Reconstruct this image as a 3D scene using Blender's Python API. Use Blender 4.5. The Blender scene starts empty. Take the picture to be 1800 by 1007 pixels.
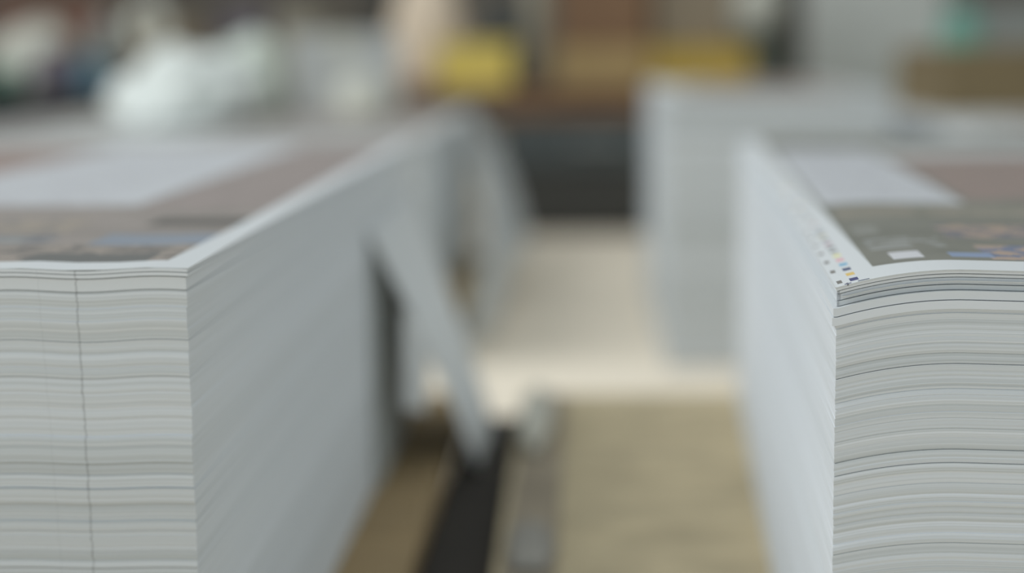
import bpy, bmesh, math, random
from mathutils import Vector, Matrix, noise

S = bpy.context.scene
C = S.collection

def lin(c):
    r = []
    for v in c:
        v /= 255.0
        r.append(v / 12.92 if v <= .04045 else ((v + .055) / 1.055) ** 2.4)
    return tuple(r) + (1,)

# ------------------------------------------------------------------ camera
CAM_H = 0.425
YAW, PITCH, ROLL = math.radians(2.53), math.radians(8.15), math.radians(0.7)
fwd = Vector((-math.sin(YAW) * math.cos(PITCH), math.cos(YAW) * math.cos(PITCH), -math.sin(PITCH)))
r0 = fwd.cross(Vector((0, 0, 1))).normalized()
u0 = r0.cross(fwd)
rv = r0 * math.cos(ROLL) - u0 * math.sin(ROLL)
uv = u0 * math.cos(ROLL) + r0 * math.sin(ROLL)
cd = bpy.data.cameras.new('camera')
cam = bpy.data.objects.new('camera', cd)
C.objects.link(cam)
M = Matrix((rv, uv, -fwd)).transposed().to_4x4()
M.translation = (0, 0, CAM_H)
cam.matrix_world = M
cd.sensor_width = 36
cd.lens = 2945 / 1800 * 36
cd.clip_start = 0.02
cd.dof.use_dof = True
cd.dof.focus_distance = 0.598
cd.dof.aperture_fstop = 2.9
S.camera = cam

# ------------------------------------------------------------------ light
S.view_settings.view_transform = 'Standard'
S.view_settings.look = 'None'
S.view_settings.gamma = 1
S.view_settings.use_curve_mapping = False
S.view_settings.exposure = 0.0
w = bpy.data.worlds.new('hall_light')
S.world = w
w.use_nodes = True
w.node_tree.nodes['Background'].inputs[0].default_value = (0.90, 0.985, 1.0, 1)
w.node_tree.nodes['Background'].inputs[1].default_value = 0.56

def area(name, loc, target, size, size_y, power, col=(1, 1, 1)):
    d = bpy.data.lights.new(name, 'AREA')
    d.shape = 'RECTANGLE'; d.size = size; d.size_y = size_y
    d.energy = power; d.color = col
    o = bpy.data.objects.new(name, d)
    C.objects.link(o)
    o.location = loc
    o.rotation_euler = (Vector(target) - Vector(loc)).to_track_quat('-Z', 'Y').to_euler()
    return o

area('upper_left_light', (-3.1, 1.1, 3.1), (0, 1.3, 0.2), 2.4, 2.4, 112, (0.96, 0.99, 1.0))  # large soft area light from the upper left, source unseen
area('ceiling_tube_light', (0.3, 2.2, 3.4), (0.2, 2.0, 0), 3.5, 3.5, 10, (1.0, 0.985, 0.95))

# ------------------------------------------------------------------ materials
def nodes_of(m):
    m.use_nodes = True
    nt = m.node_tree
    return nt, nt.nodes['Principled BSDF']

def mat(name, rgb, rough=.6, var=.06, scale=8, metal=0, stretch=(1, 1, 1), spec=.5, bump=0):
    m = bpy.data.materials.new(name)
    nt, b = nodes_of(m)
    tc = nt.nodes.new('ShaderNodeTexCoord')
    mp = nt.nodes.new('ShaderNodeMapping'); mp.inputs['Scale'].default_value = stretch
    no = nt.nodes.new('ShaderNodeTexNoise'); no.inputs['Scale'].default_value = scale; no.inputs['Detail'].default_value = 4
    nt.links.new(tc.outputs['Object'], mp.inputs[0]); nt.links.new(mp.outputs[0], no.inputs['Vector'])
    mx = nt.nodes.new('ShaderNodeMix'); mx.data_type = 'RGBA'
    c = lin(rgb)
    mx.inputs[6].default_value = tuple(max(0, v * (1 - var * 2.4)) for v in c[:3]) + (1,)
    mx.inputs[7].default_value = tuple(min(1, v * (1 + var * 2.4)) for v in c[:3]) + (1,)
    nt.links.new(no.outputs[0], mx.inputs[0]); nt.links.new(mx.outputs[2], b.inputs['Base Color'])
    b.inputs['Roughness'].default_value = rough
    b.inputs['Metallic'].default_value = metal
    b.inputs['Specular IOR Level'].default_value = spec
    if bump:
        bp = nt.nodes.new('ShaderNodeBump'); bp.inputs['Strength'].default_value = bump; bp.inputs['Distance'].default_value = .01
        nt.links.new(no.outputs[0], bp.inputs['Height']); nt.links.new(bp.outputs[0], b.inputs['Normal'])
    return m

def mth(nt, op, a, b=None):
    n = nt.nodes.new('ShaderNodeMath'); n.operation = op
    for i, v in enumerate((a, b)):
        if v is None: continue
        if isinstance(v, (int, float)): n.inputs[i].default_value = v
        else: nt.links.new(v, n.inputs[i])
    return n.outputs[0]

def edge_mat(name, rgb, mark=False):
    """cut paper edge: fine lamination, each sheet a slightly different white"""
    m = bpy.data.materials.new(name)
    nt, b = nodes_of(m)
    at = nt.nodes.new('ShaderNodeAttribute'); at.attribute_name = 'tone'
    mx = nt.nodes.new('ShaderNodeMix'); mx.data_type = 'RGBA'
    c = lin(rgb)
    mx.inputs[6].default_value = tuple(v * f for v, f in zip(c[:3], (.75, .772, .776))) + (1,)
    mx.inputs[7].default_value = tuple(min(1, v * f) for v, f in zip(c[:3], (1.09, 1.11, 1.16))) + (1,)
    nt.links.new(at.outputs['Fac'], mx.inputs[0])
    col = mx.outputs[2]
    if mark:   # thin pencil line drawn down the front of the pile, with a fainter one beside it
        tc = nt.nodes.new('ShaderNodeTexCoord'); sp = nt.nodes.new('ShaderNodeSeparateXYZ')
        nt.links.new(tc.outputs['Object'], sp.inputs[0])
        wn = nt.nodes.new('ShaderNodeTexNoise'); wn.noise_dimensions = '1D'; wn.inputs['Scale'].default_value = 300
        nt.links.new(sp.outputs[2], wn.inputs['W'])
        jit = mth(nt, 'MULTIPLY', mth(nt, 'SUBTRACT', wn.outputs[0], .5), .0011)
        for x0, slope, wd, amt in ((-.0416, -.012, .00040, .26), (-.0560, -.03, .0003, .05)):
            xx = mth(nt, 'ADD', mth(nt, 'SUBTRACT', sp.outputs[0], x0), mth(nt, 'MULTIPLY', mth(nt, 'SUBTRACT', .225, sp.outputs[2]), slope))
            xx = mth(nt, 'ABSOLUTE', mth(nt, 'ADD', xx, jit))
            k = mth(nt, 'MULTIPLY', mth(nt, 'LESS_THAN', xx, wd), mth(nt, 'LESS_THAN', sp.outputs[1], .003))
            k = mth(nt, 'MULTIPLY', k, mth(nt, 'MULTIPLY', mth(nt, 'ADD', wn.outputs[0], .5), amt))
            m2 = nt.nodes.new('ShaderNodeMix'); m2.data_type = 'RGBA'
            m2.inputs[7].default_value = lin((60, 62, 64))
            nt.links.new(k, m2.inputs[0]); nt.links.new(col, m2.inputs[6]); col = m2.outputs[2]
    nt.links.new(col, b.inputs['Base Color'])
    b.inputs['Roughness'].default_value = .8
    b.inputs['Specular IOR Level'].default_value = .2
    return m

PAPER = (215, 218, 220)
def print_mat(name, field, ink, rects, rough=.38):
    """printed sheet; field = printed area (x0,x1,y0,y1), rects = printed blocks on it, metres on the sheet"""
    m = bpy.data.materials.new(name)
    nt, b = nodes_of(m)
    tc = nt.nodes.new('ShaderNodeTexCoord'); sp = nt.nodes.new('ShaderNodeSeparateXYZ')
    nt.links.new(tc.outputs['Object'], sp.inputs[0])
    X, Y = sp.outputs[0], sp.outputs[1]
    no = nt.nodes.new('ShaderNodeTexNoise'); no.inputs['Scale'].default_value = 22; no.inputs['Detail'].default_value = 3
    nt.links.new(tc.outputs['Object'], no.inputs['Vector'])
    nf = nt.nodes.new('ShaderNodeTexNoise'); nf.inputs['Scale'].default_value = 90; nf.inputs['Detail'].default_value = 2
    nt.links.new(tc.outputs['Object'], nf.inputs['Vector'])
    def box(r):
        k = mth(nt, 'MULTIPLY', mth(nt, 'GREATER_THAN', X, r[0]), mth(nt, 'LESS_THAN', X, r[1]))
        return mth(nt, 'MULTIPLY', k, mth(nt, 'MULTIPLY', mth(nt, 'GREATER_THAN', Y, r[2]), mth(nt, 'LESS_THAN', Y, r[3])))
    def tone(a, bb, f):
        x = nt.nodes.new('ShaderNodeMix'); x.data_type = 'RGBA'
        for i, v in ((6, a), (7, bb)):
            if isinstance(v, tuple): x.inputs[i].default_value = v
            else: nt.links.new(v, x.inputs[i])
        nt.links.new(f, x.inputs[0]); return x.outputs[2]
    base = tone(lin(ink[0]), lin(ink[1]), mth(nt, 'SMOOTH_MIN', mth(nt, 'MULTIPLY', mth(nt, 'SUBTRACT', no.outputs[0], .3), 2.4), 1))
    col = tone(lin(PAPER), base, box(field))
    for r in rects:
        if len(r) == 3:      # ('lines', box, colour): lines of small type
            f = mth(nt, 'MULTIPLY', box(r[1]), mth(nt, 'GREATER_THAN', mth(nt, 'FRACT', mth(nt, 'MULTIPLY', Y, 110)), .55))
            f = mth(nt, 'MULTIPLY', f, mth(nt, 'GREATER_THAN', nf.outputs[0], .47))
            col = tone(col, lin(r[2]), f)
        elif len(r) == 5:
            col = tone(col, lin(r[4]), box(r))
        else:                # picture block with two inks mixed in patches
            pic = tone(lin(r[4]), lin(r[5]), mth(nt, 'GREATER_THAN', nf.outputs[0], .5))
            col = tone(col, pic, box(r))
    nt.links.new(col, b.inputs['Base Color'])
    b.inputs['Roughness'].default_value = rough
    return m

M_EDGE_L = edge_mat('paper_edge_marked', (225, 227, 227), True)
M_EDGE = edge_mat('paper_edge', (225, 227, 228))
M_EDGE_F = edge_mat('paper_edge_grey', (208, 211, 211))
M_PAPER = mat('white_paper', (222, 225, 226), .6, .02, 5)
M_FLOOR = mat('concrete_floor', (240, 228, 209), .7, .05, 3, bump=.1)
M_WALL = mat('hall_wall', (112, 106, 98), .9, .25, 1.3)
M_WOODD = mat('pallet_wood_brown', (154, 132, 96), .8, .14, 9, stretch=(1, 6, 6), bump=.3)
M_WOODL = mat('pallet_wood_pale', (188, 173, 141), .8, .22, 14, stretch=(1.4, 2.2, 3), bump=.3)
M_WOODG = mat('pallet_wood_grey', (152, 141, 124), .95, .16, 9, spec=.15, stretch=(3, 1, 3), bump=.3)
M_DARK = mat('gap_shade_wood', (44, 39, 33), .9, .2, 10)  # near-black wood colour, shade of the pallet gap painted in
M_FILM = mat('crumpled_white_film', (224, 229, 225), .4, .03, 6, bump=.3)
M_BLACK = mat('dark_cabinet_paint', (57, 57, 54), .5, .1, 6)
M_SLATE = mat('slate_panel', (72, 78, 79), .35, .1, 6)
M_STEEL = mat('grey_steel', (142, 146, 144), .5, .06, 6, metal=.2)
M_RIB = mat('ribbed_grey_panel', (210, 213, 210), .6, .05, 6)
M_BROWN = mat('brown_board', (126, 98, 74), .85, .12, 5)
M_BROWN2 = mat('grey_brown_board', (138, 126, 108), .85, .12, 5)
M_TAN = mat('tan_board', (166, 142, 98), .85, .08, 5)
M_OCHRE = mat('ochre_board', (178, 150, 66), .7, .08, 5)
M_YEL = mat('bright_yellow_plastic', (226, 203, 104), .5, .06, 5)
M_BEIGE = mat('pinkish_sack', (224, 207, 186), .9, .06, 5, bump=.3)
M_POST = mat('beige_post_paint', (160, 154, 138), .6, .06, 5)
M_TEAL = mat('teal_paint', (110, 160, 146), .5, .06, 5)
M_BLUE = mat('blue_plastic', (86, 120, 138), .5, .08, 5)
M_PURP = mat('dull_purple_plastic', (100, 92, 104), .6, .08, 5)
M_RED = mat('red_brown_paint', (116, 82, 68), .7, .1, 5)
M_WHITE = mat('off_white_plastic', (206, 206, 194), .5, .04, 5)
M_LILAC = mat('lilac_grey_card', (110, 104, 112), .8, .08, 5)
M_BENCH = mat('bench_black', (22, 24, 25), .6, .1, 5)
M_DKB = mat('slot_shade_grey', (186, 190, 187), .8, .05, 5)  # grey for the added board that deepens the slot's shade
M_SCRAP = mat('dull_film', (204, 202, 190), .5, .08, 12)
M_SCRAP2 = mat('grey_film', (152, 148, 140), .85, .12, 14)
M_FILM2 = mat('greenish_film', (212, 220, 208), .4, .03, 6, bump=.3)
M_TAPE = mat('brown_tape', (104, 84, 60), .4, .05, 5)

# thin paper lets some light through
def thin_paper(name, rgb, through=.42):
    m = mat(name, rgb, .6, .02, 5)
    nt = m.node_tree
    b = nt.nodes['Principled BSDF']; out = nt.nodes['Material Output']
    tr = nt.nodes.new('ShaderNodeBsdfTranslucent'); tr.inputs[0].default_value = lin(rgb)
    ms = nt.nodes.new('ShaderNodeMixShader'); ms.inputs[0].default_value = through
    nt.links.new(b.outputs[0], ms.inputs[1]); nt.links.new(tr.outputs[0], ms.inputs[2]); nt.links.new(ms.outputs[0], out.inputs[0])
    return m
M_THIN2 = thin_paper('slipped_sheet_paper', (236, 239, 240), .15)
M_THIN = thin_paper('thin_white_paper', (228, 231, 232))

# ------------------------------------------------------------------ helpers
def link(name, me, m=None, parent=None, loc=None, rz=0):
    o = bpy.data.objects.new(name, me)
    C.objects.link(o)
    if m: me.materials.append(m)
    if parent: o.parent = parent
    if loc is not None: o.location = loc
    if rz: o.rotation_euler = (0, 0, rz)
    return o

def tag(o, label=None, cat=None, group=None, kind=None):
    if label: o['label'] = label
    if cat: o['category'] = cat
    if group: o['group'] = group
    if kind: o['kind'] = kind
    return o

def empty(name, loc, rz=0):
    o = bpy.data.objects.new(name, None)
    C.objects.link(o)
    o.empty_display_size = .05
    o.location = loc; o.rotation_euler = (0, 0, rz)
    return o

def mesh_of(bm, name, smooth=False):
    me = bpy.data.meshes.new(name)
    bmesh.ops.recalc_face_normals(bm, faces=bm.faces)
    bm.to_mesh(me); bm.free()
    if smooth:
        for p in me.polygons: p.use_smooth = True
    return me

def add_box(bm, x0, x1, y0, y1, z0, z1, bev=0):
    r = bmesh.ops.create_cube(bm, size=1)
    vs = r['verts']
    for v in vs:
        v.co = Vector(((x0 + x1) / 2 + v.co.x * (x1 - x0), (y0 + y1) / 2 + v.co.y * (y1 - y0), (z0 + z1) / 2 + v.co.z * (z1 - z0)))
    if bev:
        es = list({e for v in vs for e in v.link_edges})
        bmesh.ops.bevel(bm, geom=es, offset=bev, segments=2, affect='EDGES', profile=.6)

def box(name, d, m, parent=None, bev=.002, loc=None):
    bm = bmesh.new()
    for b in (d if isinstance(d[0], (tuple, list)) else [d]): add_box(bm, *b, bev=bev)
    return link(name, mesh_of(bm, name), m, parent, loc)

def add_lathe(bm, prof, seg=32, at=(0, 0, 0), axis='Z'):
    rings = []
    for r, z in prof:
        ring = []
        for i in range(seg):
            a = 2 * math.pi * i / seg
            p = (r * math.cos(a), r * math.sin(a), z)
            if axis == 'Y': p = (p[0], z, p[1])
            if axis == 'X': p = (z, p[0], p[1])
            ring.append(bm.verts.new((p[0] + at[0], p[1] + at[1], p[2] + at[2])))
        rings.append(ring)
    for a, b in zip(rings, rings[1:]):
        for i in range(seg):
            bm.faces.new((a[i], a[(i + 1) % seg], b[(i + 1) % seg], b[i]))
    if prof[0][0] > 1e-6 and prof[0] != prof[-1]:
        bm.faces.new(list(reversed(rings[0]))); bm.faces.new(rings[-1])

def lathe(name, prof, m, parent=None, at=(0, 0, 0), axis='Z', seg=32, loc=None):
    bm = bmesh.new(); add_lathe(bm, prof, seg, at, axis)
    return link(name, mesh_of(bm, name, True), m, parent, loc)

def crumple(name, size, m, seed=0, parent=None, loc=(0, 0, 0), amp=.35, freq=2.2, sub=5, peak=None, rz=0):
    """a crumpled film or cloth heap, flat underneath"""
    bm = bmesh.new()
    bmesh.ops.create_icosphere(bm, subdivisions=sub, radius=1)
    for v in bm.verts:
        n = v.co.normalized()
        q = n * freq + Vector((seed * 7.3, seed * 1.7, 0))
        r = 1 + amp * noise.noise(q) + amp * .5 * abs(noise.noise(q * 2.3)) - amp * .25 * abs(noise.noise(q * 5.1))
        p = n * r
        z = p.z
        if z < -.35: z = -.35 + (z + .35) * .05
        x, y = p.x, p.y
        if peak:
            t = max(0, z)
            x += peak * t
        v.co = Vector((x * size[0] / 2, y * size[1] / 2, (z + .385) / 1.385 * size[2]))
    mz = min(v.co.z for v in bm.verts)
    for v in bm.verts: v.co.z -= mz
    return link(name, mesh_of(bm, name, True), m, parent, loc, rz)

def sheet_surface(name, fn, nu, nv, m, parent=None, thick=.0006):
    """thin curved sheet with real thickness, fn(u,v) -> point"""
    bm = bmesh.new()
    g = [[bm.verts.new(fn(i / nu, j / nv)) for j in range(nv + 1)] for i in range(nu + 1)]
    for i in range(nu):
        for j in range(nv): bm.faces.new((g[i][j], g[i + 1][j], g[i + 1][j + 1], g[i][j + 1]))
    bmesh.ops.recalc_face_normals(bm, faces=bm.faces)
    bmesh.ops.solidify(bm, geom=bm.faces[:], thickness=thick)
    return link(name, mesh_of(bm, name, True), m, parent)

# ------------------------------------------------------------------ stacks of sheets
def spacing(a, b, n, power=1.0):
    return [a + (b - a) * (i / n) ** power for i in range(n + 1)]

def pile_mesh(name, x0, x1, y0, y1, layers, warp, m, nx=60, ny=40, xfine=0, topskip=0):
    """closed rectangular pile; layers bottom-up = list of (thickness, (ox0,ox1,oy0,oy1) bottom, same top, tone)"""
    xs = spacing(0, 1, nx, 1.8) if xfine >= 0 else [1 - t for t in reversed(spacing(0, 1, nx, 1.8))]
    xs = [x0 + (x1 - x0) * t for t in xs]
    ys = [y0 + (y1 - y0) * t for t in spacing(0, 1, ny, 1.7)]
    per = [(x, y0) for x in xs[:-1]] + [(x1, y) for y in ys[:-1]] + [(x, y1) for x in reversed(xs[1:])] + [(x0, y) for y in reversed(ys[1:])]
    n = len(per)
    V, F, T = [], [], []
    z = 0
    H = sum(l[0] for l in layers)
    def ring(o, z):
        for x, y in per:
            px = x - o[0] if x == x0 else (x + o[1] if x == x1 else x)
            py = y - o[2] if y == y0 else (y + o[3] if y == y1 else y)
            V.append((px, py, max(z, 0) + warp(px, py, z / H)))
    k = 0
    for th, ob, ot, tone in layers:
        ring(ob, z); ring(ot, z + th)
        if k:
            for i in range(n):
                j = (i + 1) % n
                F.append(((k - 1) * n + i, (k - 1) * n + j, k * n + j, k * n + i)); T.append(tone)
        for i in range(n):
            j = (i + 1) % n
            F.append((k * n + i, k * n + j, (k + 1) * n + j, (k + 1) * n + i))
            T.append(tone if i < nx or nx + ny <= i < 2 * nx + ny else .6 + .4 * (tone - .6))
        k += 2; z += th
    # top and bottom caps as strips between the two long sides
    def cap(base, flip):
        i0, i1 = 0, n - 1
        front = [base + i for i in range(nx + 1)]
        back = [base + nx + ny + i for i in range(nx + 1)]
        back.reverse()
        left = [base] + [base + n - i for i in range(1, ny)] + [back[0]]
        right = [base + nx + i for i in range(ny + 1)]
        rows = [front]
        for r in range(1, ny):
            a, b2 = V[left[r]], V[right[r]]
            row = [left[r]]
            for c in range(1, nx):
                f, g = V[front[c]], V[back[c]]
                xx = f[0]; yy = a[1]
                V.append((xx, yy, zc(base) + warp(xx, yy, zr(base))))
                row.append(len(V) - 1)
            row.append(right[r]); rows.append(row)
        rows.append(back)
        for a, b2 in zip(rows, rows[1:]):
            for c in range(nx):
                q = (a[c], a[c + 1], b2[c + 1], b2[c])
                F.append(tuple(reversed(q)) if flip else q); T.append(.8)
    zc = lambda base: 0 if base == 0 else H
    zr = lambda base: 0 if base == 0 else 1
    cap(0, True); cap((k - 1) * n, False)
    me = bpy.data.meshes.new(name)
    me.from_pydata(V, [], F)
    at = me.attributes.new('tone', 'FLOAT', 'FACE')
    at.data.foreach_set('value', T)
    me.update()
    return me

def make_layers(height, seed, tmin, tmax, batch, out, gapp, top=()):
    """top = list of (thickness, outset, tone) for the top-most sheets, given top-down"""
    rnd = random.Random(seed)
    L = []
    ht = sum(t[0] for t in top)
    z = 0
    while z < height - ht - 1e-6:
        bt = rnd.uniform(*batch)
        bo = [rnd.gauss(0, out * (.3 if q < 2 else 1)) for q in range(4)]
        tilt = rnd.gauss(0, out * .9)
        tb = rnd.uniform(.35, .85)
        bulge = bt * rnd.uniform(.0, .11)
        zz = 0
        while zz < bt and z < height - ht - 1e-6:
            th = min(rnd.uniform(tmin, tmax), height - ht - z)
            j = [rnd.gauss(0, out * .16) * (.4 if q < 2 else 1) for q in range(4)]
            t0 = tilt * (zz / bt - .5); t1 = tilt * ((zz + th) / bt - .5)
            t0 -= bulge * (2 * zz / bt - 1) ** 2; t1 -= bulge * (2 * min(1, (zz + th) / bt) - 1) ** 2
            ob = [bo[i] + j[i] + t0 * (.2 if i < 2 else 1) for i in range(4)]
            ot = [bo[i] + j[i] + t1 * (.2 if i < 2 else 1) for i in range(4)]
            L.append((th, ob, ot, min(1, max(0, tb + rnd.gauss(0, .16)))))
            z += th; zz += th
        if rnd.random() < gapp and z < height - ht - .002:
            g = rnd.uniform(.00018, .0004)
            r = -rnd.uniform(.0003, .0012)
            L.append((g, [r * .4, r * .4, r, r], [r * .4, r * .4, r, r], .2)); z += g
    for th, o, tone in reversed(top):
        L.append((th, [o] * 4, [o] * 4, tone))
    return L

def top_sheet(name, x0, x1, y0, y1, H, warp, m, parent, nx=50, ny=50, power=1.5, flip=False, thick=.0004):
    xs = spacing(0, 1, nx, 1.6)
    if flip: xs = [1 - t for t in xs]
    ys = spacing(0, 1, ny, power)
    bm = bmesh.new()
    g = [[bm.verts.new((x0 + (x1 - x0) * s, y0 + (y1 - y0) * t, H + .00012 + thick + warp(x0 + (x1 - x0) * s, y0 + (y1 - y0) * t, 1))) for t in ys] for s in xs]
    low = [[bm.verts.new((v.co.x, v.co.y, v.co.z - thick)) for v in r] for r in g]
    for i in range(nx):
        for j in range(ny):
            bm.faces.new((g[i][j], g[i + 1][j], g[i + 1][j + 1], g[i][j + 1]))
            bm.faces.new((low[i][j], low[i][j + 1], low[i + 1][j + 1], low[i + 1][j]))
    bd = [(0, j, 0, j + 1) for j in range(ny)] + [(nx, j, nx, j + 1) for j in range(ny)] + [(i, 0, i + 1, 0) for i in range(nx)] + [(i, ny, i + 1, ny) for i in range(nx)]
    for a, b2, c, d in bd: bm.faces.new((g[a][b2], g[c][d], low[c][d], low[a][b2]))
    return link(name, mesh_of(bm, name), m, parent)

DECK = .12
HS = .225

# near left stack: its front right corner is the stack's origin
def warp_left(x, y, t):
    k = math.exp(-max(y, 0) / .12)
    wv = .0006 * math.sin((x + .0255) * 116) * (.75 + .25 * math.sin(t * 9)) * k
    rise = .0016 * (min(0, x + .05) / .1) ** 2 * k
    return t ** .35 * (wv + rise) if t > 0 else 0

pl = print_mat('left_print', (-.70, -.0115, .020, .80), ((140, 132, 126), (160, 151, 146)), [
    (-.70, -.0115, .020, .075, (122, 117, 113), (154, 144, 136)),
    (-.070, -.020, .020, .045, (108, 108, 106)),
    (-.060, -.0115, .075, .115, (140, 148, 160)),
    (-.70, -.080, .085, .110, (116, 118, 124), (148, 150, 150)),
    (-.70, -.085, .120, .180, (138, 132, 128), (166, 154, 140)),
    (-.055, -.0115, .150, .185, (96, 92, 88)),
    (-.240, -.086, .255, .785, (200, 202, 206)),
    ('lines', (-.225, -.108, .26, .70), (182, 182, 186)),
    (-.70, -.245, .235, .730, (160, 140, 132), (150, 130, 124)),
    (-.080, -.0115, .230, .740, (158, 146, 142), (150, 139, 135)),
], .42)
st = empty('paper_stack', (-.1485, .612, DECK))
tag(st, 'near left stack of printed sheets with a thin pencil line down its front', 'paper stack', 'stacks of printed sheets')
topL = [(.0011, .0008, .95), (.0003, -.0004, .25), (.0013, .0008, .95), (.0005, -.0012, .1), (.0046, .0, .9), (.0003, -.001, .25)]
LL = make_layers(HS - .0005, 5, .00028, .0007, (.0022, .0065), .00034, .55, topL)
link('sheet_pile', pile_mesh('sheet_pile', -.70, 0, 0, .812, LL, warp_left, M_EDGE_L, nx=90, ny=30, xfine=-1), M_EDGE_L, st)
top_sheet('top_sheet', -.70, .0012, -.0006, .813, HS - .0005, warp_left, pl, st, nx=70, ny=60, flip=False)

# near right stack
def warp_right(x, y, t):
    k = .35 + .65 * math.exp(-max(y, 0) / .25)
    q = max(0, 1 - max(x, 0) / .046)
    drop = -.0068 * q ** 1.9 * k
    return (t ** .3) * drop + (.0007 * math.sin(x * 40 + 1) * k * t if t > 0 else 0)

bars = []
cols = [(70, 72, 118), (222, 190, 110), (74, 84, 116), (120, 176, 206), (226, 170, 176), (228, 222, 150), (150, 150, 146), (120, 122, 124),
        (186, 150, 160), (130, 140, 150), (200, 190, 150), (96, 98, 104), (150, 160, 170), (190, 160, 160), (120, 120, 120), (170, 170, 150)]
yy = .004
for i in range(34):
    c = cols[i % len(cols)]
    bars.append((.0052, .0082, yy, yy + .0065, c))
    if i % 2 == 0 and i < 20: bars.append((.0008, .0026, yy + .001, yy + .0075, (120, 116, 112)))
    yy += .0125 if i < 12 else .022
pr_ = print_mat('right_print', (.0155, .70, .026, .84), ((112, 112, 103), (128, 127, 118)), [
    (.060, .70, .030, .075, (112, 120, 142), (170, 150, 136)),
    (.046, .062, .036, .050, (134, 150, 178)),
    (.055, .70, .100, .150, (112, 112, 118), (164, 144, 130)),
    (.020, .70, .190, .235, (126, 124, 112), (146, 138, 126)),
    (.0245, .036, .036, .056, (206, 206, 210)),
    (.020, .030, .120, .150, (136, 136, 130)),
    ('lines', (.020, .050, .066, .100), (160, 162, 162)),
    (.018, .088, .255, .690, (196, 198, 202)),
    ('lines', (.024, .084, .28, .66), (174, 174, 180)),
    (.092, .70, .27, .60, (146, 128, 120), (138, 123, 117)),
    (.092, .70, .60, .69, (190, 192, 192)),
    (.0035, .0042, -.01, .003, (120, 120, 124)),
    (.0028, .0052, .0, .0018, (96, 100, 126)), (.0075, .0115, .0, .0018, (84, 92, 110)),
] + bars, .45)
st = empty('paper_stack', (.0895, .595, DECK), -math.radians(2.9))
tag(st, 'near right stack of printed sheets, top one edged with small coloured patches', 'paper stack', 'stacks of printed sheets')
topR = [(.0009, .0002, .95), (.0005, -.0024, .3), (.0009, -.0012, .9), (.0004, -.0026, .3), (.0022, -.0018, .75), (.0003, -.0026, .2), (.0016, -.001, .35),
        (.0003, -.0018, .2), (.0030, .0012, .75), (.0003, -.0008, .3), (.003, .0016, .9)]
LR = make_layers(HS - .0005, 12, .00025, .00055, (.0012, .0042), .00022, .22, topR)
link('sheet_pile', pile_mesh('sheet_pile', 0, .70, 0, .845, LR, warp_right, M_EDGE, nx=90, ny=34), M_EDGE, st)
top_sheet('top_sheet', -.0006, .70, -.0008, .846, HS - .0005, warp_right, pr_, st, nx=80, ny=70)
sheet_surface('corner_sheet', lambda u, v: Vector((.002 + .30 * u, .0005 + .5 * v, HS - .0041 + warp_right(.002 + .30 * u, .5 * v, 1))), 30, 20, M_PAPER, st, .0003)

# sheet slipped out of the side of the left stack, its free end down on the pallet
def flap(name, A0, A1, B0, B1, bulge, m, thick=.0008):
    A0, A1, B0, B1 = map(Vector, (A0, A1, B0, B1))
    def fn(u, v):
        a = A0.lerp(A1, u); b = B0.lerp(B1, u)
        p = a.lerp(b, v)
        s = math.sin(math.pi * u)
        return p + Vector((bulge * s, 0, bulge * s * .6))
    return sheet_surface(name, fn, 24, 16, m, None, thick)

# ------------------------------------------------------------------ setting
def structure(o): o['kind'] = 'structure'; return o
structure(box('floor', (-6, 6, -1.5, 8, -.1, 0), M_FLOOR, bev=0))
structure(box('wall_back', (-6, 6, 8, 8.2, 0, 3.2), M_WALL, bev=0))
structure(box('wall_left', (-6.2, -6, -1.5, 8.2, 0, 3.2), M_WALL, bev=0))
structure(box('wall_right', (6, 6.2, -1.5, 8.2, 0, 3.2), M_WALL, bev=0))

# pallets under the two near stacks
def pallet(x0, x1, y0, y1, deck_m, edge_m, label, rz=0):
    p = empty('wooden_pallet', ((x0 + x1) / 2, y0, 0))
    tag(p, label, 'pallet', 'wooden pallets under the near stacks')
    hx = (x1 - x0) / 2; L = y1 - y0
    n = 7
    wd = L / n
    for i in range(n):
        box('deck_board', (-hx, hx, i * wd + .0006, (i + 1) * wd - .0006, DECK - .022, DECK), deck_m, p, .0015)
    for k in range(3):
        xx = (-hx + .02, -.045, hx - .11)[k]
        box('stringer', (xx, xx + .09, 0, L, .018, DECK - .0222), edge_m, p, .002)
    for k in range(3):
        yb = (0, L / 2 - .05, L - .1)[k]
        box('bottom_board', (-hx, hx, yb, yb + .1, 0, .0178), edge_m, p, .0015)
    return p
pallet(-.92, -.1045, .45, 1.463, M_WOODD, M_DARK, 'brown wooden pallet under the near left stack of sheets')
pr2 = pallet(-.0555, .95, .45, 1.459, M_WOODL, M_DARK, 'pale wooden pallet under the near right stack of sheets')

o = flap('slipped_sheet', (-.1478, 1.125, .302), (-.0820, 1.236, .1065), (-.1478, 1.41, .305), (-.0765, 1.365, .1065), .003, M_THIN2)
tag(o, 'white sheet slipped out of the left stack, slanting down onto the pallet', 'sheet of paper')
o = flap('torn_strip', (-.1283, 1.156, .2440), (-.1300, 1.156, .172), (-.1130, 1.178, .2060), (-.1150, 1.176, .165), .0005, M_PAPER, .0004)
tag(o, 'short strip of white paper hanging from the near edge of the slanting sheet', 'strip of paper')

o = box('slot_shade_board', (-.1474, -.1448, 1.135, 1.322, .1205, .297), M_DKB, bev=.0006)  # added board, its grey deepens the shade under the slanting sheet
tag(o, 'added grey board deepening the shade beside the left stack under the slanting sheet', 'board')
o = box('gap_shade_beam', (-.1025, -.0575, .47, 1.43, 0, .1055), M_DARK, bev=.002)  # added filler, its dark colour stands in for shade between the pallets
tag(o, 'added dark beam standing in for the shade in the gap between the two pallets', 'beam')
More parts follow.
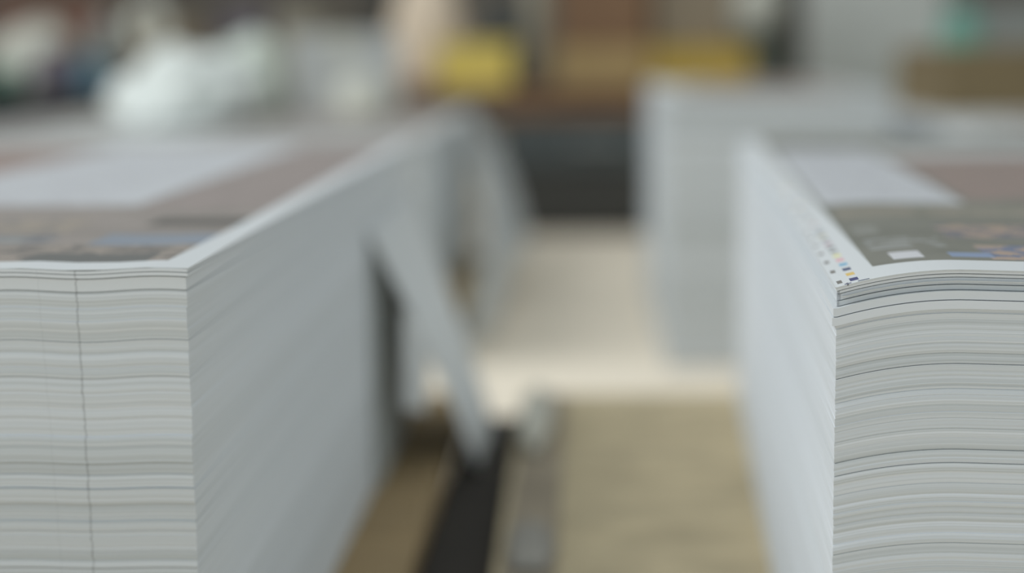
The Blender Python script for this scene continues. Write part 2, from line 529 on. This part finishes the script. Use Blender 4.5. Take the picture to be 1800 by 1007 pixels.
# worn grey strip, scraps of film on the pale pallet
o = box('grey_plank', (-.0505, -.018, .60, 1.452, DECK, DECK + .0015), M_WOODG, bev=.001)
tag(o, 'thin grey worn plank lying along the open edge of the pale pallet', 'plank')
o = crumple('film_scrap', (.024, .20, .022), M_SCRAP, 3, loc=(-.040, 1.32, DECK + .0016), amp=.25)
tag(o, 'crumpled pale film scrap at the pallet edge below the slanting white sheet', 'scrap of film', 'film scraps on the pallet')
o = crumple('film_scrap', (.026, .10, .004), M_SCRAP2, 5, loc=(-.034, .99, DECK + .0016), amp=.5)
tag(o, 'small flat bluish scrap of film nearest the bottom of the picture', 'scrap of film', 'film scraps on the pallet')

# ------------------------------------------------------------------ second row of stacks
pf = lambda nm, a, b, extra=[]: print_mat(nm, (-2, 2, .03, 2), (a, b), extra, .45)
def far_stack(x0, x1, y0, y1, h, seed, m_top, label, x_side=0, rz=0):
    s = empty('paper_stack', (x0, y0, 0), rz)
    tag(s, label, 'paper stack', 'stacks of printed sheets')
    W, L = x1 - x0, y1 - y0
    wp = lambda x, y, t: 0
    lay = make_layers(h - .0006, seed, .0015, .004, (.006, .02), .0006, .4)
    link('sheet_pile', pile_mesh('sheet_pile', 0, W, 0, L, lay, wp, M_EDGE_F, nx=6, ny=6), M_EDGE_F, s)
    top_sheet('top_sheet', 0, W, 0, L, h - .0006, wp, m_top, s, nx=6, ny=6)
    return s
g1 = print_mat('far_left_print', (.02, .76, .06, 1.2), ((150, 146, 142), (170, 166, 162)), [(.2, .42, .2, .9, (200, 204, 204)), (.45, .74, .5, 1.1, (160, 150, 144)), (.05, .3, .75, 1.2, (172, 164, 150))], .45)
far_stack(-1.0, -.221, 2.19, 3.38, .303, 21, g1, 'broad stack of sheets directly behind the near left stack')
g2 = print_mat('far_right_print', (.03, .26, .05, .70), ((146, 128, 116), (160, 146, 136)), [(.03, .09, .3, .6, (190, 190, 188))], .45)
far_stack(.107, .395, 2.19, 2.93, .3605, 22, g2, 'narrow upright stack of sheets standing beyond the gap on the cream floor')
g3 = print_mat('far_right_low_print', (.02, .7, .06, 1.0), ((190, 190, 188), (200, 202, 200)), [(.1, .6, .12, .3, (150, 130, 122))], .45)
far_stack(.47, 1.25, 2.05, 3.2, .317, 23, g3, 'low broad stack of sheets behind the near right stack, carrying a brown carton')

o = flap('drooping_sheet', (-.2205, 2.95, .294), (-.158, 2.60, .085), (-.2205, 3.32, .296), (-.098, 2.95, .062), .018, M_THIN, .001)
tag(o, 'grey-white sheet drooping from the side of the stack behind the left one', 'sheet of paper')
o = flap('curled_sheet', (-.150, 2.32, .11), (-.185, 2.28, .004), (-.115, 2.50, .13), (-.135, 2.46, .004), .006, M_THIN, .001)
tag(o, 'small curled sheet standing on the cream floor behind the slanting sheet', 'sheet of paper')
o = box('cardboard_offcut', (-.212, -.172, 2.42, 2.95, 0, .06), M_TAN, bev=.003)
tag(o, 'narrow tan cardboard offcut on the floor along the second left stack', 'cardboard offcut')

# ------------------------------------------------------------------ on and behind the second left stack
ZL = .3035
o = crumple('crumpled_film', (.235, .26, .118), M_FILM, 1, loc=(-.685, 2.88, ZL), amp=.4, freq=1.6, peak=.12)
tag(o, 'bright heap of crumpled white plastic film on the second left stack', 'plastic film', 'film heaps')
o = crumple('crumpled_film', (.135, .14, .145), M_FILM2, 9, loc=(-.628, 3.13, ZL), amp=.2, freq=1.4)
tag(o, 'taller greenish-white film bundle between the bright heap and the grey carton', 'plastic film', 'film heaps')
def carton(name_m, x0, x1, y0, y1, z, h, label, rz=0, tape=M_TAPE, group=None):
    c = empty('carton', ((x0 + x1) / 2, (y0 + y1) / 2, z), rz)
    tag(c, label, 'carton', group)
    a, b = (x1 - x0) / 2, (y1 - y0) / 2
    box('body', (-a, a, -b, b, 0, h - .002), name_m, c, .003)
    box('flap', (-a, -.001, -b, b, h - .0019, h), name_m, c, .0005)
    box('flap', (.001, a, -b, b, h - .0019, h), name_m, c, .0005)
    if tape: box('tape', [(-.02, .02, -b - .0006, b + .0006, h + .0001, h + .0006), (-.02, .02, -b - .0008, -b - .0001, h - .05, h + .0006)], tape, c, 0)
    return c
M_GCART = mat('grey_white_carton', (188, 190, 188), .7, .05, 4)
carton(M_GCART, -.555, -.355, 3.12, 3.34, ZL, .150, 'pale grey carton on the second left stack beside the film bundle', .1, M_WHITE)
o = crumple('wrapped_parcel', (.10, .10, .075), M_WHITE, 4, loc=(-.40, 3.01, ZL), amp=.18, freq=1.5)
tag(o, 'small off-white wrapped parcel in front of the pale grey carton', 'parcel')

# dark bench with clutter in the upper left
bt = .322
b = empty('workbench', (-1.62, 4.0, 0)); tag(b, 'dark low workbench crowded with containers, far left', 'workbench')
box('bench_top', (-.5, .47, 0, .6, bt - .03, bt), M_BENCH, b, .003)
box('front_panel', (-.48, .45, .02, .04, .06, bt - .0305), M_BENCH, b, .002)
for lx in (-.48, .41):
    for ly in (.045, .55): box('leg', (lx, lx + .04, ly, ly + .04, 0, bt - .0305), M_BENCH, b, .002)
o = crumple('white_bag', (.20, .18, .185), M_WHITE, 11, loc=(-1.435, 4.32, bt), amp=.2, freq=1.3, peak=.25)
tag(o, 'off-white bag slumped at the far left of the dark bench', 'bag')
def pot(name, x, y, z, r, h, m, lid_m, label, cat):
    t = empty(name, (x, y, z)); tag(t, label, cat)
    lathe('body', [(.0001, 0), (r * .92, 0), (r, h * .06), (r, h * .7), (r * .8, h * .82), (r * .5, h * .86), (.0001, h * .86)], m, t)
    lathe('cap', [(.0001, h * .862), (r * .55, h * .862), (r * .55, h * .99), (r * .5, h), (.0001, h)], lid_m, t)
    return t
t = empty('teal_bowl', (-1.425, 4.10, bt)); tag(t, 'small teal tub in front of the off-white bag', 'tub')
lathe('body', [(.0001, 0), (.036, 0), (.048, .06), (.050, .062), (.046, .062), (.034, .006), (.0001, .006)], M_TEAL, t)
lathe('rim', [(.048, .058), (.053, .058), (.053, .064), (.048, .064), (.048, .058)], M_TEAL, t)
pot('purple_jar', -1.315, 4.16, bt, .05, .12, M_PURP, M_RED, 'dull purple jar between the teal tub and the grey canister', 'jar')
pot('grey_canister', -1.255, 4.42, bt, .042, .20, M_STEEL, M_WHITE, 'tall grey canister behind the blue bottle on the dark bench', 'canister')
pot('blue_bottle', -1.215, 4.12, bt, .036, .10, M_BLUE, M_TEAL, 'small blue bottle at the right end of the dark bench', 'bottle')

# shelving against the back wall, far left
def shelf_unit(x0, x1, y0, y1, levels, h, m, label):
    s = empty('shelving_unit', ((x0 + x1) / 2, y0, 0)); tag(s, label, 'shelving')
    a = (x1 - x0) / 2; d = y1 - y0
    for px in (-a, a - .04):
        for py in (0, d - .04): box('upright', (px, px + .04, py, py + .04, 0, h), m, s, .002)
    for z in levels: box('shelf', (-a + .0405, a - .0405, 0, d, z - .02, z), m, s, .002)
    return s
shelf_unit(-2.1, -.62, 5.2, 5.65, (.30, .95), 1.6, M_BLACK, 'dark shelving unit far behind the workbench and film heaps')
carton(M_RED, -1.86, -1.50, 5.26, 5.6, .30, .30, 'red-brown carton on the far shelving above the off-white bag', 0, M_TAPE)
carton(M_BROWN2, -1.44, -1.18, 5.26, 5.6, .30, .21, 'grey-brown carton on the far shelving behind the tape roll', 0, M_TAPE)
carton(M_LILAC, -1.14, -.99, 5.26, 5.55, .30, .26, 'lilac-grey box on the far shelving, left of a beige one', 0, None)
carton(M_POST, -.965, -.83, 5.26, 5.55, .30, .24, 'beige box on the far shelving beside the lilac-grey one', 0, None)

# white tape ring and post beside it
t = empty('tape_roll', (-1.10, 4.30, bt + .0)); tag(t, 'pale ring of tape hanging on a thin grey stand', 'tape roll')
lathe('ring', [(.026, -.02), (.054, -.02), (.054, .02), (.026, .02), (.026, -.02)], M_WHITE, t, at=(0, 0, .165), axis='Y')
lathe('core', [(.023, -.021), (.0258, -.021), (.0258, .021), (.023, .021), (.023, -.021)], M_BROWN, t, at=(0, 0, .165), axis='Y')
t.location = (-1.098, 4.24, bt)
s = empty('tape_stand', (-1.20, 4.30, bt)); tag(s, 'thin pale stand at the bench end holding the ring of tape', 'stand')
lathe('base', [(.0001, 0), (.04, 0), (.04, .01), (.0001, .01)], M_STEEL, s, at=(.03, 0, 0))
lathe('pole', [(.0001, .0101), (.006, .0101), (.006, .30), (.0001, .30)], M_STEEL, s, at=(.03, 0, 0), seg=12)
lathe('arm', [(.0001, -.06), (.006, -.06), (.006, .09), (.0001, .09)], M_STEEL, s, at=(0.03, -.06, .1815), axis='Y', seg=12)
s.location = (-1.128, 4.30, bt)

# ------------------------------------------------------------------ table beyond the gap, with cabinet underneath
ty0, ty1, tz = 3.78, 4.40, .333
t = empty('packing_table', (-.05, ty0, 0)); tag(t, 'brown low packing table beyond the gap with cartons on it', 'table')
box('table_top', (-.46, .44, 0, ty1 - ty0, tz - .026, tz), M_BROWN, t, .003)
for lx in (-.45, .40):
    for ly in (.01, .56): box('leg', (lx, lx + .03, ly, ly + .03, 0, tz - .0265), M_BROWN, t, .002)
c = empty('cabinet', (.02, 3.80, 0)); tag(c, 'dark low cabinet under the brown table, with a slate upper drawer', 'cabinet')
box('body', (-.215, .235, .01, .45, .012, .298), M_BLACK, c, .003)
box('door', (-.21, .23, -.012, .0095, .015, .150), M_BLACK, c, .003)
d = box('drawer', (-.21, .23, -.016, .0095, .156, .262), M_SLATE, c, .003)
box('handle', (-.05, .07, -.030, -.0165, .20, .212), M_STEEL, d, .003)
box('plinth', (-.205, .225, .02, .44, 0, .0118), M_BLACK, c, 0)
box('top_strip', (-.215, .235, -.014, .0095, .266, .298), M_BROWN, c, .002)

carton(M_TAN, -.066, .150, 3.82, 4.2, tz, .092, 'long flat tan carton on the brown table, under the brown cartons', 0, None, 'flat cartons on the table')
carton(M_OCHRE, .155, .372, 3.80, 4.2, tz, .088, 'flat ochre-yellow carton at the right end of the brown table', 0, None, 'flat cartons on the table')
carton(M_BROWN, -.062, .148, 3.86, 4.18, tz + .0925, .24, 'dark brown carton stacked on the tan flat carton', 0, M_TAPE, 'upper cartons on the table')
carton(M_BROWN2, .158, .335, 3.88, 4.18, tz + .0885, .24, 'grey-brown carton stacked on the ochre flat carton', 0, M_TAPE, 'upper cartons on the table')
k = lathe('cardboard_tube', [(.018, 0), (.025, 0), (.025, .42), (.018, .42), (.018, 0)], M_POST, loc=(-.107, 3.86, tz))
tag(k, 'upright beige cardboard tube on the table between the crate and the flat cartons', 'tube')
y = empty('yellow_crate', (-.250, 3.95, tz)); tag(y, 'bright yellow plastic crate at the left of the brown table', 'crate')
box('crate_wall', [(-.085, .085, -.09, -.084, .004, .10), (-.085, .085, .084, .09, .004, .10), (-.085, -.079, -.084, .084, .004, .10), (.079, .085, -.084, .084, .004, .10), (-.085, .085, -.09, .09, 0, .0039)], M_YEL, y, .001)
box('crate_rim', [(-.095, .095, -.0953, -.0903, .092, .102), (-.095, .095, .0903, .0953, .092, .102), (-.095, -.0853, -.091, .091, .093, .101), (.0853, .095, -.091, .091, .093, .101)], M_YEL, y, .001)
o = crumple('beige_sack', (.20, .16, .27), M_BEIGE, 17, loc=(-.385, 4.16, tz), amp=.12, freq=1.3)
tag(o, 'pinkish beige sack standing left of the yellow crate', 'sack')
carton(M_SLATE, -.24, -.13, 4.14, 4.30, tz, .20, 'slate-grey box behind the yellow crate on the table', 0, None)

# machine, jug, ribbed panel, cylinder, grey box at the right
m = empty('machine_cabinet', (.47, 4.45, 0)); tag(m, 'dark grey-green machine cabinet with a white jug on top', 'machine')
M_GG = mat('grey_green_paint', (92, 98, 88), .5, .08, 5)
box('body', (-.085, .055, 0, .35, .02, .445), M_GG, m, .004)
box('side_post', (.0555, .085, -.01, .36, .0, .70), M_BLACK, m, .003)
box('door', (-.075, .045, -.012, -.0005, .05, .42), M_GG, m, .002)
box('plinth', (-.08, .05, .01, .34, 0, .0195), M_BLACK, m, 0)
j = empty('white_jug', (.475, 4.56, .4455)); tag(j, 'off-white round jug on top of the dark grey-green machine', 'jug')
lathe('body', [(.0001, 0), (.045, 0), (.070, .03), (.076, .075), (.066, .12), (.030, .15), (.028, .17), (.0001, .17)], M_WHITE, j)
lathe('spout_ring', [(.029, .155), (.034, .155), (.034, .172), (.029, .172), (.029, .155)], M_WHITE, j)

r = empty('ribbed_panel', (.752, 4.42, 0)); tag(r, 'tall grey panel with fine vertical ribs standing behind the far right stacks', 'panel')
box('frame', [(-.175, .175, 0, .05, 0, .03), (-.175, -.16, 0, .05, .03, .72), (.16, .175, 0, .05, .03, .72), (-.175, .175, 0, .05, .72, .74)], M_RIB, r, .002)
bm = bmesh.new()
for k in range(20):
    x = -.158 + k * .0158
    add_box(bm, x, x + .0108, .004, .046, .031, .719, .003)
add_box(bm, -.159, .159, .015, .035, .031, .719)
link('ribs', mesh_of(bm, 'ribs'), M_RIB, r)

g = empty('gas_cylinder', (.905, 4.12, 0)); tag(g, 'teal cylinder between the ribbed grey panel and the grey box', 'cylinder')
lathe('body', [(.0001, 0), (.048, 0), (.05, .01), (.05, .45), (.042, .485), (.018, .505), (.0001, .505)], M_TEAL, g)
lathe('valve', [(.0001, .5055), (.014, .5055), (.014, .53), (.022, .535), (.022, .55), (.0001, .55)], M_STEEL, g)
x = empty('metal_box', (1.27, 4.5, 0)); tag(x, 'grey metal box at the far right behind the brown carton', 'metal box')
box('body', (-.24, .24, 0, .4, .02, .50), M_STEEL, x, .004)
box('lid', (-.245, .245, -.005, .405, .5005, .525), M_STEEL, x, .004)
for fx in (-.22, .18):
    for fy in (.02, .34): box('foot', (fx, fx + .04, fy, fy + .04, 0, .0195), M_BLACK, x, 0)

carton(mat('umber_carton', (128, 112, 82), .85, .08, 4), .54, .98, 2.55, 2.95, .3175, .098, 'flat brown carton on the low stack at the right', 0, M_TAPE)
